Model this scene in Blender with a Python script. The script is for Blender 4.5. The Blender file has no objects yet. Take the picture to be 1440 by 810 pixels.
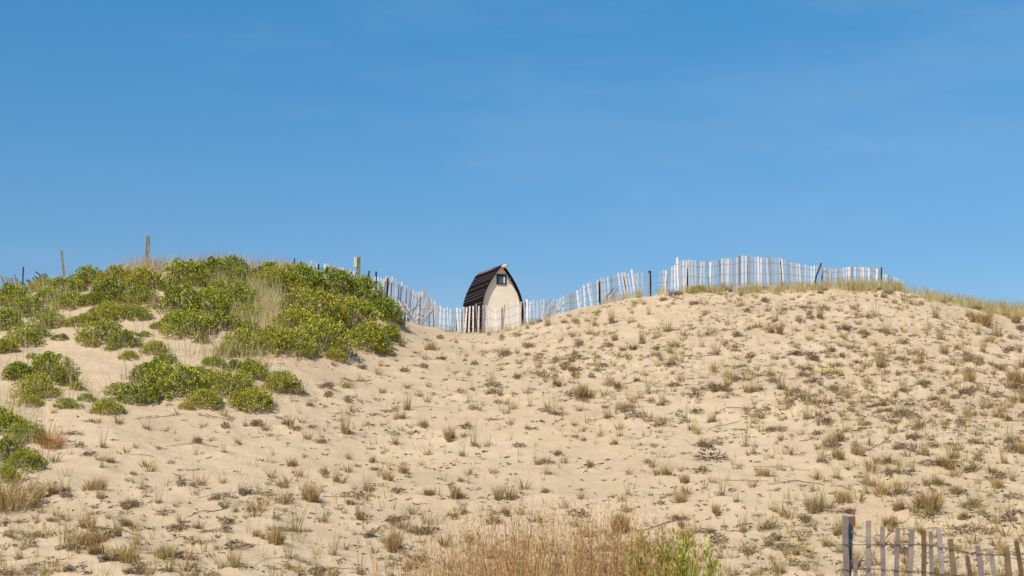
import bpy, math, random
import numpy as np
from mathutils import Matrix, Vector, Euler
random.seed(7); rng = np.random.default_rng(11)
S = bpy.context.scene; C = S.collection
R = math.radians

# ---------------------------------------------------------------- camera, sky, sun, exposure
PITCH = R(8.0); EYE = 1.6; F = 2000.0            # F: focal length in pixels of the 1440 px wide photograph
cam = bpy.data.cameras.new('camera'); cam.lens = 50; cam.sensor_width = 36
cam.clip_start = 0.1; cam.clip_end = 12000
cam.dof.use_dof = True; cam.dof.focus_distance = 36; cam.dof.aperture_fstop = 5.6
co = bpy.data.objects.new('camera', cam); C.objects.link(co)
co.location = (0, 0, EYE); co.rotation_euler = (R(90) + PITCH, 0, 0); S.camera = co

SUN_EL, SUN_AZ = 47.0, 212.0                     # azimuth clockwise from +Y: behind the camera, to the left
W = bpy.data.worlds.new('World'); S.world = W; W.use_nodes = True
wn = W.node_tree.nodes; wl = W.node_tree.links
bg = wn['Background']; sky = wn.new('ShaderNodeTexSky'); sky.sky_type = 'NISHITA'; sky.sun_disc = False
sky.sun_elevation = R(SUN_EL); sky.sun_rotation = R(SUN_AZ)
sky.altitude = 0; sky.air_density = 1.0; sky.dust_density = 0.6; sky.ozone_density = 1.6
hs = wn.new('ShaderNodeHueSaturation'); hs.inputs['Hue'].default_value = 0.49; hs.inputs['Saturation'].default_value = 1.12
hs.inputs['Value'].default_value = 1.0
tn = wn.new('ShaderNodeMixRGB'); tn.blend_type = 'MULTIPLY'; tn.inputs[0].default_value = 1; tn.inputs[2].default_value = (.60, .87, 1.10, 1)
wl.new(sky.outputs[0], hs.inputs['Color']); wl.new(hs.outputs[0], tn.inputs[1])
wtc = wn.new('ShaderNodeTexCoord'); wsx = wn.new('ShaderNodeSeparateXYZ'); wmr = wn.new('ShaderNodeMapRange'); wcr = wn.new('ShaderNodeMixRGB')
wmr.inputs['From Min'].default_value = .13; wmr.inputs['From Max'].default_value = .34      # colour of the air from the skyline up
wcr.inputs[1].default_value = (.60, .73, .91, 1); wcr.inputs[2].default_value = (.41, .90, 1.13, 1)
wl.new(wtc.outputs['Generated'], wsx.inputs[0]); wl.new(wsx.outputs['Z'], wmr.inputs['Value']); wl.new(wmr.outputs[0], wcr.inputs[0]); wl.new(wcr.outputs[0], tn.inputs[2])
wmp = wn.new('ShaderNodeMapping'); wmp.inputs['Scale'].default_value = (1.2, 1.2, 6.0); wmp.inputs['Rotation'].default_value = (0, .25, 0)
wnz = wn.new('ShaderNodeTexNoise'); wnz.inputs['Scale'].default_value = 2.2; wnz.inputs['Detail'].default_value = 6; wnz.inputs['Roughness'].default_value = .6
wrp = wn.new('ShaderNodeMapRange'); wrp.inputs['From Min'].default_value = .48; wrp.inputs['From Max'].default_value = .8; wrp.inputs['To Max'].default_value = .16
wad = wn.new('ShaderNodeMixRGB'); wad.inputs[2].default_value = (4.6, 5.4, 6.4, 1)                  # thin high haze
wl.new(wtc.outputs['Generated'], wmp.inputs[0]); wl.new(wmp.outputs[0], wnz.inputs['Vector']); wl.new(wnz.outputs['Fac'], wrp.inputs['Value']); wl.new(wrp.outputs[0], wad.inputs[0])
wl.new(tn.outputs[0], wad.inputs[1]); wl.new(wad.outputs[0], bg.inputs['Color'])
bg.inputs['Strength'].default_value = 0.12
sl = bpy.data.lights.new('sun', 'SUN'); sl.energy = 5.0; sl.angle = R(0.5); sl.color = (1.0, 0.93, 0.82)
so = bpy.data.objects.new('sun', sl); C.objects.link(so)
sd = Vector((math.sin(R(SUN_AZ)) * math.cos(R(SUN_EL)), math.cos(R(SUN_AZ)) * math.cos(R(SUN_EL)), math.sin(R(SUN_EL))))
so.rotation_euler = sd.to_track_quat('Z', 'Y').to_euler(); so.location = (-20, -20, 40)
S.view_settings.view_transform = 'Standard'; S.view_settings.look = 'None'
S.view_settings.exposure = 0.0; S.view_settings.gamma = 1; S.view_settings.use_curve_mapping = False
S.render.engine = 'CYCLES'

# ---------------------------------------------------------------- helpers
def at(px, py, Y):
    dx = (px - 720) / F; dv = (405 - py) / F
    dy = math.cos(PITCH) - dv * math.sin(PITCH); dz = math.sin(PITCH) + dv * math.cos(PITCH)
    k = Y / dy
    return Vector((dx * k, Y, EYE + dz * k))
def tag(o, label=None, cat=None, group=None, kind=None):
    if label: o['label'] = label
    if cat: o['category'] = cat
    if group: o['group'] = group
    if kind: o['kind'] = kind
    return o
def empty(name, loc, label, cat, group=None):
    o = bpy.data.objects.new(name, None); C.objects.link(o); o.location = loc; o.empty_display_size = .2
    return tag(o, label, cat, group)
def mesh(name, V, Fc, mats, idx=None, smooth=False):
    me = bpy.data.meshes.new(name)
    me.from_pydata([tuple(v) for v in V] if not isinstance(V, np.ndarray) else V.tolist(), [], Fc)
    for m in (mats if isinstance(mats, (list, tuple)) else [mats]): me.materials.append(m)
    if idx is not None: me.polygons.foreach_set('material_index', np.asarray(idx, dtype=np.int32))
    if smooth: me.polygons.foreach_set('use_smooth', np.ones(len(me.polygons), dtype=bool))
    me.update(); return me
def link(name, me, parent=None):
    o = bpy.data.objects.new(name, me); C.objects.link(o)
    if parent: o.parent = parent
    return o
class MB:
    def __init__(s): s.v = []; s.f = []; s.m = []
    def add(s, V, Fc, m=0):
        b = len(s.v); s.v += [tuple(v) for v in V]; s.f += [tuple(i + b for i in f) for f in Fc]; s.m += [m] * len(Fc)
    def obox(s, a, b, wx, wy, m=0, side=Vector((1, 0, 0)), taper=1.0, point=0):
        """a bar from a to b with a wx x wy section"""
        a = Vector(a); b = Vector(b); d = (b - a).normalized(); u = (side - d * side.dot(d)).normalized(); v = d.cross(u)
        V = []
        for p, k in ((a, 1), (b, taper)):
            for i, j in ((-1, -1), (1, -1), (1, 1), (-1, 1)): V.append(p + u * (i * wx * k / 2) + v * (j * wy * k / 2))
        if point:
            V[4] = V[4] - d * point; V[7] = V[7] - d * point * .7
        s.add(V, [(0, 3, 2, 1), (4, 5, 6, 7), (0, 1, 5, 4), (1, 2, 6, 5), (2, 3, 7, 6), (3, 0, 4, 7)], m)
    def tube(s, P, rad, n=5, m=0):
        P = [Vector(p) for p in P]; V = []; Fc = []
        for i, p in enumerate(P):
            d = (P[min(i + 1, len(P) - 1)] - P[max(i - 1, 0)]).normalized()
            u = d.orthogonal().normalized(); w = d.cross(u)
            r = rad[i] if isinstance(rad, (list, tuple)) else rad
            for k in range(n):
                a = 2 * math.pi * k / n; V.append(p + u * (math.cos(a) * r) + w * (math.sin(a) * r))
        for i in range(len(P) - 1):
            for k in range(n):
                a = i * n + k; b = i * n + (k + 1) % n; Fc.append((a, b, b + n, a + n))
        Fc.append(tuple(range(n - 1, -1, -1))); Fc.append(tuple((len(P) - 1) * n + k for k in range(n)))
        s.add(V, Fc, m)
    def mesh(s, name, mats, smooth=False): return mesh(name, s.v, s.f, mats, s.m, smooth)
    def build(s, name, mats, parent=None, smooth=False): return link(name, s.mesh(name, mats, smooth), parent)

# ---------------------------------------------------------------- materials
def mat(name, stops, rough=.8, src='island', scale=8, bump=0, bscale=60, transl=0, spec=.3, objvar=0, detail=4):
    """colour ramp driven by a random per leaf/blade/slat ('island'), or by noise ('noise')"""
    m = bpy.data.materials.new(name); m.use_nodes = True; n = m.node_tree.nodes; l = m.node_tree.links
    p = n['Principled BSDF']; p.inputs['Roughness'].default_value = rough; p.inputs['Specular IOR Level'].default_value = spec
    r = n.new('ShaderNodeValToRGB'); e = r.color_ramp.elements
    while len(e) < len(stops): e.new(.5)
    for k, (pos, c) in enumerate(stops): e[k].position = pos; e[k].color = (*c, 1)
    tc = n.new('ShaderNodeTexCoord')
    nz = n.new('ShaderNodeTexNoise'); nz.inputs['Scale'].default_value = scale; nz.inputs['Detail'].default_value = detail
    l.new(tc.outputs['Object'], nz.inputs['Vector'])
    if src == 'island':
        g = n.new('ShaderNodeNewGeometry'); fac = g.outputs['Random Per Island']
    else: fac = nz.outputs['Fac']
    if objvar:
        oi = n.new('ShaderNodeObjectInfo'); ma = n.new('ShaderNodeMath'); ma.operation = 'MULTIPLY_ADD'
        sub = n.new('ShaderNodeMath'); sub.operation = 'SUBTRACT'; sub.inputs[1].default_value = .5
        l.new(oi.outputs['Random'], sub.inputs[0]); l.new(sub.outputs[0], ma.inputs[0]); ma.inputs[1].default_value = objvar
        l.new(fac, ma.inputs[2]); fac = ma.outputs[0]
    l.new(fac, r.inputs[0]); col = r.outputs[0]
    l.new(col, p.inputs['Base Color'])
    if bump:
        b = n.new('ShaderNodeBump'); b.inputs['Strength'].default_value = bump; b.inputs['Distance'].default_value = .01
        nb = n.new('ShaderNodeTexNoise'); nb.inputs['Scale'].default_value = bscale; nb.inputs['Detail'].default_value = 5
        l.new(tc.outputs['Object'], nb.inputs['Vector']); l.new(nb.outputs['Fac'], b.inputs['Height']); l.new(b.outputs[0], p.inputs['Normal'])
    if transl:
        t = n.new('ShaderNodeBsdfTranslucent'); l.new(col, t.inputs['Color']); mx = n.new('ShaderNodeMixShader')
        mx.inputs[0].default_value = transl; l.new(p.outputs[0], mx.inputs[1]); l.new(t.outputs[0], mx.inputs[2])
        l.new(mx.outputs[0], n['Material Output'].inputs['Surface'])
    return m
LEAF = mat('shrub_leaf', [(0, (.035, .05, .008)), (.25, (.15, .18, .014)), (.48, (.37, .43, .028)), (.9, (.66, .65, .07)), (1, (.58, .28, .08))],
           .5, transl=.2, spec=.35, objvar=.4)
LEAFD = mat('weed_leaf', [(0, (.18, .18, .02)), (.5, (.44, .42, .05)), (1, (.62, .54, .12))], .5, transl=.3)
LEAFG = mat('fresh_leaf', [(0, (.19, .20, .02)), (.5, (.46, .46, .05)), (1, (.70, .66, .16))], .5, transl=.3)
TWIG = mat('dead_twig', [(0, (.11, .07, .04)), (.5, (.26, .185, .12)), (1, (.44, .34, .23))], .9, objvar=.3)
TWIGD = mat('dark_debris', [(0, (.07, .045, .028)), (.5, (.17, .115, .07)), (1, (.34, .25, .16))], .9, objvar=.3)
DARK = mat('dark_crumb', [(0, (.03, .02, .014)), (.6, (.09, .06, .04)), (1, (.22, .16, .11))], .95)
HIP = mat('rose_hip', [(0, (.45, .08, .03)), (1, (.6, .2, .12))], .4)
GTAN = mat('dry_grass', [(0, (.22, .15, .06)), (.4, (.42, .31, .14)), (.8, (.60, .48, .25)), (1, (.70, .59, .36))], .7, transl=.25, objvar=.35)
GBRN = mat('brown_grass', [(0, (.15, .09, .03)), (.45, (.46, .30, .11)), (1, (.78, .58, .28))], .8, transl=.3, objvar=.35)
GYEL = mat('yellow_green_grass', [(0, (.22, .19, .06)), (.5, (.46, .39, .13)), (1, (.66, .56, .26))], .7, transl=.3, objvar=.35)
GGRN = mat('green_grass', [(0, (.08, .11, .03)), (.5, (.20, .23, .07)), (1, (.38, .37, .15))], .7, transl=.3, objvar=.3)
GRUST = mat('rust_grass', [(0, (.30, .12, .04)), (.5, (.58, .29, .11)), (1, (.78, .52, .26))], .7, transl=.25)
GPINK = mat('pinkish_grass', [(0, (.30, .19, .12)), (.5, (.50, .35, .23)), (1, (.66, .52, .38))], .7, transl=.3)
STALK = mat('tall_stalk', [(0, (.17, .07, .028)), (.35, (.40, .18, .065)), (.75, (.60, .35, .13)), (1, (.82, .60, .28))], .7, transl=.25)
SLAT = mat('weathered_slat', [(0, (.14, .11, .095)), (.3, (.40, .345, .31)), (.65, (.57, .50, .455)), (1, (.72, .65, .60))], .85, bump=.4, objvar=.9)
SLATD = mat('backlit_slat', [(0, (.035, .05, .05)), (1, (.07, .09, .085))], .8, objvar=.4)  # backlit look of the collapsed slats put into a dark colour
SLATN = mat('grey_lilac_slat', [(0, (.12, .088, .074)), (.5, (.235, .18, .155)), (1, (.40, .325, .275))], .85, src='noise', scale=9, bump=.5, bscale=40, objvar=.35)
SLATB = mat('brown_slat', [(0, (.07, .045, .025)), (.5, (.145, .092, .052)), (1, (.24, .17, .105))], .85, src='noise', scale=9, bump=.5, bscale=40, objvar=.3)
TEAL = mat('flaking_teal_paint', [(0, (.02, .03, .04)), (.42, (.05, .09, .11)), (.55, (.14, .25, .30)), (.7, (.30, .36, .38))], .6, src='noise', scale=22, bump=.5)
ORANGE = mat('orange_paint', [(0, (.13, .05, .03)), (1, (.30, .12, .06))], .6, src='noise', scale=20)
POST = mat('weathered_post', [(0, (.10, .075, .05)), (.5, (.21, .165, .11)), (1, (.34, .28, .20))], .9, src='noise', scale=7, bump=.6, bscale=30)
POSTD = mat('dark_post', [(0, (.02, .018, .02)), (1, (.07, .055, .05))], .85, src='noise', scale=7, bump=.4)
POSTR = mat('brown_steel_post', [(0, (.06, .03, .022)), (1, (.13, .065, .045))], .7, src='noise', scale=12, bump=.2)
PALE = mat('pale_board', [(0, (.38, .34, .22)), (1, (.55, .50, .36))], .8, src='noise', scale=8)
WIRE = mat('rusty_wire', [(0, (.05, .04, .035)), (1, (.13, .10, .08))], .6, src='noise')
WALL = mat('cream_wall', [(0, (.70, .56, .42)), (.5, (.82, .68, .52)), (1, (.87, .75, .60))], .85, src='noise', scale=1.6, bump=.3, bscale=25, detail=7)
ROOF = mat('black_shingle', [(0, (.006, .004, .005)), (1, (.018, .012, .014))], .95, spec=.05, src='noise', scale=5, bump=.6, bscale=20)
ROOFE = mat('lit_shingle_edge', [(0, (.07, .055, .055)), (1, (.16, .13, .125))], .9, spec=.05, src='noise', scale=6)
LOG = mat('pale_log', [(0, (.55, .38, .26)), (1, (.72, .56, .42))], .7, src='noise', scale=4, bump=.3)
FRAME = mat('black_window_frame', [(0, (.012, .01, .012)), (1, (.03, .025, .028))], .5, src='noise')
CURTAIN = mat('white_curtain', [(0, (.66, .66, .66)), (1, (.78, .78, .78))], .8, src='noise')
GREYV = mat('grey_vent', [(0, (.36, .33, .34)), (1, (.44, .40, .41))], .6, src='noise')
def glass():
    m = bpy.data.materials.new('window_glass'); m.use_nodes = True; p = m.node_tree.nodes['Principled BSDF']
    p.inputs['Base Color'].default_value = (.10, .15, .19, 1); p.inputs['Roughness'].default_value = .12; p.inputs['Metallic'].default_value = .35
    return m
GLASS = glass()
def sand():
    m = bpy.data.materials.new('beach_sand'); m.use_nodes = True; n = m.node_tree.nodes; l = m.node_tree.links
    p = n['Principled BSDF']; p.inputs['Roughness'].default_value = .95; p.inputs['Specular IOR Level'].default_value = .1
    tc = n.new('ShaderNodeTexCoord')
    def noise(sc, det, rough=.55):
        z = n.new('ShaderNodeTexNoise'); z.inputs['Scale'].default_value = sc; z.inputs['Detail'].default_value = det
        z.inputs['Roughness'].default_value = rough; l.new(tc.outputs['Object'], z.inputs['Vector']); return z
    a = noise(.35, 6, .6); r = n.new('ShaderNodeValToRGB'); e = r.color_ramp.elements
    e[0].position = .32; e[0].color = (.51, .372, .232, 1); e[1].position = .68; e[1].color = (.595, .44, .283, 1)
    l.new(a.outputs['Fac'], r.inputs[0])
    g = noise(45, 4, .7); r2 = n.new('ShaderNodeValToRGB'); e = r2.color_ramp.elements
    e[0].position = .33; e[0].color = (.72, .70, .68, 1); e[1].position = .5; e[1].color = (1, 1, 1, 1)
    l.new(g.outputs['Fac'], r2.inputs[0])
    mx = n.new('ShaderNodeMixRGB'); mx.blend_type = 'MULTIPLY'; mx.inputs[0].default_value = 1
    l.new(r.outputs[0], mx.inputs[1]); l.new(r2.outputs[0], mx.inputs[2]); l.new(mx.outputs[0], p.inputs['Base Color'])
    b1 = n.new('ShaderNodeBump'); b1.inputs['Strength'].default_value = .85; b1.inputs['Distance'].default_value = .05
    b2 = n.new('ShaderNodeBump'); b2.inputs['Strength'].default_value = .8; b2.inputs['Distance'].default_value = .015
    l.new(noise(5, 5).outputs['Fac'], b1.inputs['Height']); l.new(noise(30, 5).outputs['Fac'], b2.inputs['Height'])
    l.new(b1.outputs[0], b2.inputs['Normal']); l.new(b2.outputs[0], p.inputs['Normal'])
    return m
SAND = sand()

# ---------------------------------------------------------------- terrain
tab = rng.random((256, 256))
def vn(x, y):
    xi = np.floor(x).astype(int); yi = np.floor(y).astype(int); fx = x - xi; fy = y - yi
    fx = fx * fx * (3 - 2 * fx); fy = fy * fy * (3 - 2 * fy)
    g = lambda i, j: tab[i & 255, j & 255]
    return (g(xi, yi) * (1 - fx) * (1 - fy) + g(xi + 1, yi) * fx * (1 - fy) + g(xi, yi + 1) * (1 - fx) * fy + g(xi + 1, yi + 1) * fx * fy) * 2 - 1
# crest line: photo column, photo row of the bare sand skyline, distance
CREST = [(-260, 440, 47), (-100, 428, 47), (0, 422, 46.5), (60, 408, 46), (130, 394, 45.5), (210, 384, 45), (300, 381, 45), (400, 388, 45.3), (480, 398, 46),
         (525, 420, 46.6), (548, 438, 47), (570, 449, 47.5), (600, 458, 48), (650, 464, 48.4), (700, 462, 48.3), (750, 449, 48), (800, 437, 47.7), (850, 425, 47.4), (900, 418, 47.2),
         (960, 415, 47), (1050, 411, 46.8), (1150, 407, 46.8), (1240, 410, 47), (1279, 417, 47.3), (1322, 425, 47.6), (1360, 431, 48), (1440, 438, 48.5), (1600, 446, 49), (1800, 470, 50)]
cp = [at(*c) for c in CREST]
cx = np.array([p.x for p in cp]); cy = np.array([p.y for p in cp]); cz = np.array([p.z for p in cp])
def sm_interp(x, X, Y):                          # interpolation with a small smoothing window
    return sum(np.interp(x + d, X, Y) * w for d, w in ((-.7, .12), (-.35, .2), (0, .36), (.35, .2), (.7, .12)))
HX, HY, HZ = at(705, 373, 110)                   # ridge end of the hut
def base(x, y):
    Yc = sm_interp(x, cx, cy); Zc = sm_interp(x, cx, cz)
    Yb = 15.0; t = np.clip((y - Yb) / (Yc - Yb), 0, 1)
    Zs = sum(np.interp(x + d, cx, cz) for d in np.linspace(-7, 7, 15)) / 15
    kk = np.clip((t - .35) / .6, 0, 1); kk = kk * kk * (3 - 2 * kk); Zw = Zs * (1 - kk) + Zc * kk
    g = np.where(t < .25, t * t * 2, .125 + (t - .25) * 1.0)       # eases out of the flat ground
    g = g / .875 - .10 * np.sin(np.pi * np.clip(t, 0, 1)) * 0
    g = g + .035 * np.sin(np.pi * t) * t                           # slightly bulging upper slope
    z = .02 + (Zw - .02) * g
    d = np.clip(y - Yc, 0, None)
    back = Zc - 2.6 * (1 - np.exp(-(d / 5.0) ** 2))
    far = 4.0
    w = np.clip((d - 12) / 60, 0, 1); w = w * w * (3 - 2 * w)
    back = back * (1 - w) + far * w
    z = np.where(y > Yc, back, z)
    z = z + np.exp(-(((x - HX) / 22) ** 2 + ((y - HY - 3) / 18) ** 2)) * (HZ - 5.75 - 4.0) * np.clip((y - 60) / 40, 0, 1)
    side = np.clip((np.abs(x) - 26) / 60, 0, 1)
    z = z * (1 - side * .7)
    vis = np.clip((y - 8) / 8, .15, 1) * np.clip(1 - (y - 70) / 60, 0, 1)
    right = np.clip((x + 3) / 6, 0, 1) * np.clip((y - 26) / 8, 0, 1)
    z = z + vis * (.16 * vn(x / 4.5 + 9, y / 4.0) + .055 * vn(x / 1.3, y / 1.1 + 40) + (.026 + .040 * right) * vn(x / .42 + 3, y / .36)
                   + (.010 + .014 * right) * vn(x / .19, y / .17 + 7))
    z = z + .25 * np.exp(-(((x - 3) / 2) ** 2 + ((y - 11) / 1.5) ** 2))
    return z
def axis(lo, f0, f1, hi, step):
    fine = np.arange(f0, f1 + step / 2, step); out = []; s = step; v = f1
    while v < hi: s *= 1.22; v += s; out.append(v)
    out2 = []; s = step; v = f0
    while v > lo: s *= 1.22; v -= s; out2.append(v)
    return np.array(out2[::-1] + list(fine) + out)
AX = axis(-5000, -25, 25, 5000, .078); AY = axis(-400, 14, 50.5, 9000, .07)
GX, GY = np.meshgrid(AX, AY); H = base(GX, GY)
def hgt(x, y):
    i = np.interp(x, AX, np.arange(len(AX))); j = np.interp(y, AY, np.arange(len(AY)))
    i0 = np.minimum(np.floor(i).astype(int), len(AX) - 2); j0 = np.minimum(np.floor(j).astype(int), len(AY) - 2); fi = i - i0; fj = j - j0
    return H[j0, i0] * (1 - fi) * (1 - fj) + H[j0, i0 + 1] * fi * (1 - fj) + H[j0 + 1, i0] * (1 - fi) * fj + H[j0 + 1, i0 + 1] * fi * fj
YS = np.linspace(12, 52, 640)
def hit(px, py):
    """where the line of sight through a photo pixel meets the sand"""
    dx = (px - 720) / F; dv = (405 - py) / F
    dy = math.cos(PITCH) - dv * math.sin(PITCH); dz = math.sin(PITCH) + dv * math.cos(PITCH)
    d = EYE + YS * dz / dy - hgt(YS * dx / dy, YS)
    k = np.argmax(d < 0)
    if d[k] >= 0: return None
    y = YS[k] - (YS[1] - YS[0]) * (d[k] / (d[k] - d[k - 1] + 1e-9)) if k else YS[0]
    return Vector((y * dx / dy, y, 0))
def ground(p, dz=0): return Vector((p.x, p.y, float(hgt(p.x, p.y)) + dz))
def slope(x, y, e=.4): return (float(hgt(x + e, y) - hgt(x - e, y)) / (2 * e), float(hgt(x, y + e) - hgt(x, y - e)) / (2 * e))
def mound(x, y, r, h):
    i = np.searchsorted(AX, (x - 3 * r, x + 3 * r)); j = np.searchsorted(AY, (y - 3 * r, y + 3 * r))
    sx = slice(i[0], i[1]); sy = slice(j[0], j[1])
    H[sy, sx] += h * np.exp(-(((GX[sy, sx] - x) / r) ** 2 + ((GY[sy, sx] - y) / r) ** 2))

# ---- plan where plants stand (pixels of the photo -> points on the sand) before the mesh is made
SHR = [  # photo x, photo y of the middle, width in px, height factor
 (536,436,64,1.35),(546,468,48,1.1),(506,410,68,1.15),(470,402,74,1),(428,398,70,1),(388,398,64,.9),(492,446,84,1.1),(440,436,84,1.1),(414,458,66,1),
 (452,476,84,1),(520,478,80,1.1),(405,484,64,.9),(335,482,70,.9),(348,462,40,.8),(378,478,60,.8),(350,440,40,.9),(402,402,50,.9),(412,434,50,1),
 (262,388,66,1),(298,384,60,1),(330,390,56,.9),(252,424,72,1),(296,428,66,1),(338,424,60,1),(262,456,66,.9),(312,452,56,.9),
 (92,402,54,.9),(128,392,60,1),(166,392,64,1),(206,394,62,1),(64,420,48,.8),(100,424,50,.7),(152,414,60,.9),(196,416,48,.8),
 (14,418,60,.9),(42,434,56,.8),(12,452,56,.9),(70,452,50,.7),(34,476,52,.8),(8,488,44,.8),(112,450,46,.6),
 (150,438,60,.8),(190,440,44,.8),(146,468,62,.8),(178,478,44,.8),(222,459,22,.8),(218,490,38,.7),
 (32,524,52,.9),(66,516,64,.9),(92,532,44,.8),(54,546,64,.9),(40,564,34,.6),(95,568,30,.6),
 (212,522,70,1),(242,540,84,1),(194,554,60,.8),(282,530,62,.8),(320,542,66,.9),(356,520,62,.9),(392,540,58,.9),(352,560,64,.7),(290,562,56,.6),(148,572,48,.7),
 (8,592,70,1.1),(34,612,50,1),(6,634,60,1.1),(30,650,52,1),(6,672,44,.9)]
rnd = random.Random(3)
FILL = [(20,520,26,.8),(110,545,28,.7),(122,560,24,.6),(168,548,34,.7),(180,500,26,.6),(232,505,30,.7),(300,508,30,.7),(330,514,34,.7),(412,548,26,.7),(372,566,26,.5),(262,572,24,.5),(130,484,24,.6),(160,488,26,.6),(204,470,22,.6),
 (56,470,30,.6),(84,474,24,.6),(128,424,34,.7),(178,424,34,.6),(214,432,22,.6),(238,452,30,.8),(232,404,30,.8),(284,478,30,.7),(322,496,32,.7),(470,500,36,.7),(430,496,36,.7),(540,494,30,.7),(558,452,24,.9),(60,402,36,.8),(22,402,36,.8),(46,500,20,.5),(55,620,26,.7),(50,650,24,.7),(486,544,14,.7)]
SHR += FILL + [(330,380,56,1),(374,386,56,1),(410,388,56,1),(336,410,54,.9),(302,408,50,.9),(374,408,40,.8),(285,396,40,.9),(352,392,44,.9)]
shrubs = []
for px, py, w, hf in SHR:
    w = w * (.86 if px > 500 and py < 500 else 1)
    p = hit(px, py + w * .20) or hit(px, py + w * .34)
    k = 0
    while p is None and k < 60: k += 2; p = hit(px, py + w * .2 + k)
    if p is None: continue
    shrubs.append([p, w * p.y / F / 2 * 1.14, hf, px, py])
def dens(px, py):
    """how thickly the sand is dotted with tufts, read off the photograph"""
    rows = [(400, [.0, .0, .0, .3, 1, 1, 1, 1, 1]), (470, [.0, .0, .0, .35, .8, 1, 1, 1, 1]), (540, [.0, .0, .08, .35, .6, .85, .85, 1, 1]),
            (600, [.15, .1, .2, .5, .35, .55, .55, .9, 1]), (660, [.3, .35, .35, .5, .3, .45, .45, .95, 1]), (710, [.5, .55, .55, .5, .4, .4, .6, 1, 1]),
            (810, [.7, .7, .7, .65, .5, .5, .6, .9, .9])]
    c = np.linspace(0, 1440, 9); a = [np.interp(px, c, r[1]) for r in rows]
    return float(np.interp(py, [r[0] for r in rows], a))
def inshrub(p, grow=.95): return any((p.x - s[0].x) ** 2 + ((p.y - s[0].y) * .85) ** 2 < (s[1] * grow) ** 2 for s in shrubs)
def scatter(n, seed, gap=0.0, x0=-30, x1=1470):
    r = random.Random(seed); out = []
    while len(out) < n:
        px = r.uniform(x0, x1); py = 404 + 416 * r.random() ** .95
        if r.random() > dens(px, py): continue
        cl = float(vn(np.array(px / 42.0 + seed), np.array(py / 30.0)))      # clumping
        if r.random() > .62 + .5 * cl: continue
        p = hit(px, py)
        if p is None or inshrub(p): continue
        if gap and any((p.x - q[0].x) ** 2 + (p.y - q[0].y) ** 2 < gap * gap for q in out): continue
        out.append((p, px, py))
    return out
TUFT = scatter(296, 21, .42)
MAT_ = [q for q in scatter(190, 22, .4) if q[2] < 640 or (q[0].x * 5.1) % 1 < .6]
SMALL = [q for q in scatter(4700, 23, 0, -260, 1720) if q[2] < 620 or (q[0].x * 7.3) % 1 < .62]
CRUMB = [q for q in scatter(9000, 24, 0, -260, 1720) if q[2] < 620 or (q[0].x * 7.3) % 1 < .5]
for p, px, py in TUFT + MAT_: mound(p.x, p.y, .16 + .06 * rnd.random(), .035 + .03 * rnd.random())
for s in shrubs: mound(s[0].x, s[0].y, s[1] * .8, .08)

ny, nx = GX.shape
V = np.stack([GX.ravel(), GY.ravel(), H.ravel()], 1).astype(np.float32)
ii = (np.arange(ny - 1)[:, None] * nx + np.arange(nx - 1)[None, :]).ravel()
Q = np.stack([ii, ii + 1, ii + nx + 1, ii + nx], 1).astype(np.int32)
me = bpy.data.meshes.new('sand_dune'); me.vertices.add(len(V)); me.vertices.foreach_set('co', V.ravel())
me.loops.add(Q.size); me.loops.foreach_set('vertex_index', Q.ravel()); me.polygons.add(len(Q))
me.polygons.foreach_set('loop_start', np.arange(0, Q.size, 4, dtype=np.int32)); me.polygons.foreach_set('loop_total', np.full(len(Q), 4, dtype=np.int32))
me.polygons.foreach_set('use_smooth', np.ones(len(Q), dtype=bool)); me.materials.append(SAND); me.update(calc_edges=True); me.validate()
tag(link('sand_dune', me), 'pale sand dune slope rising to a crest with a saddle', None, None, 'structure')

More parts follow.
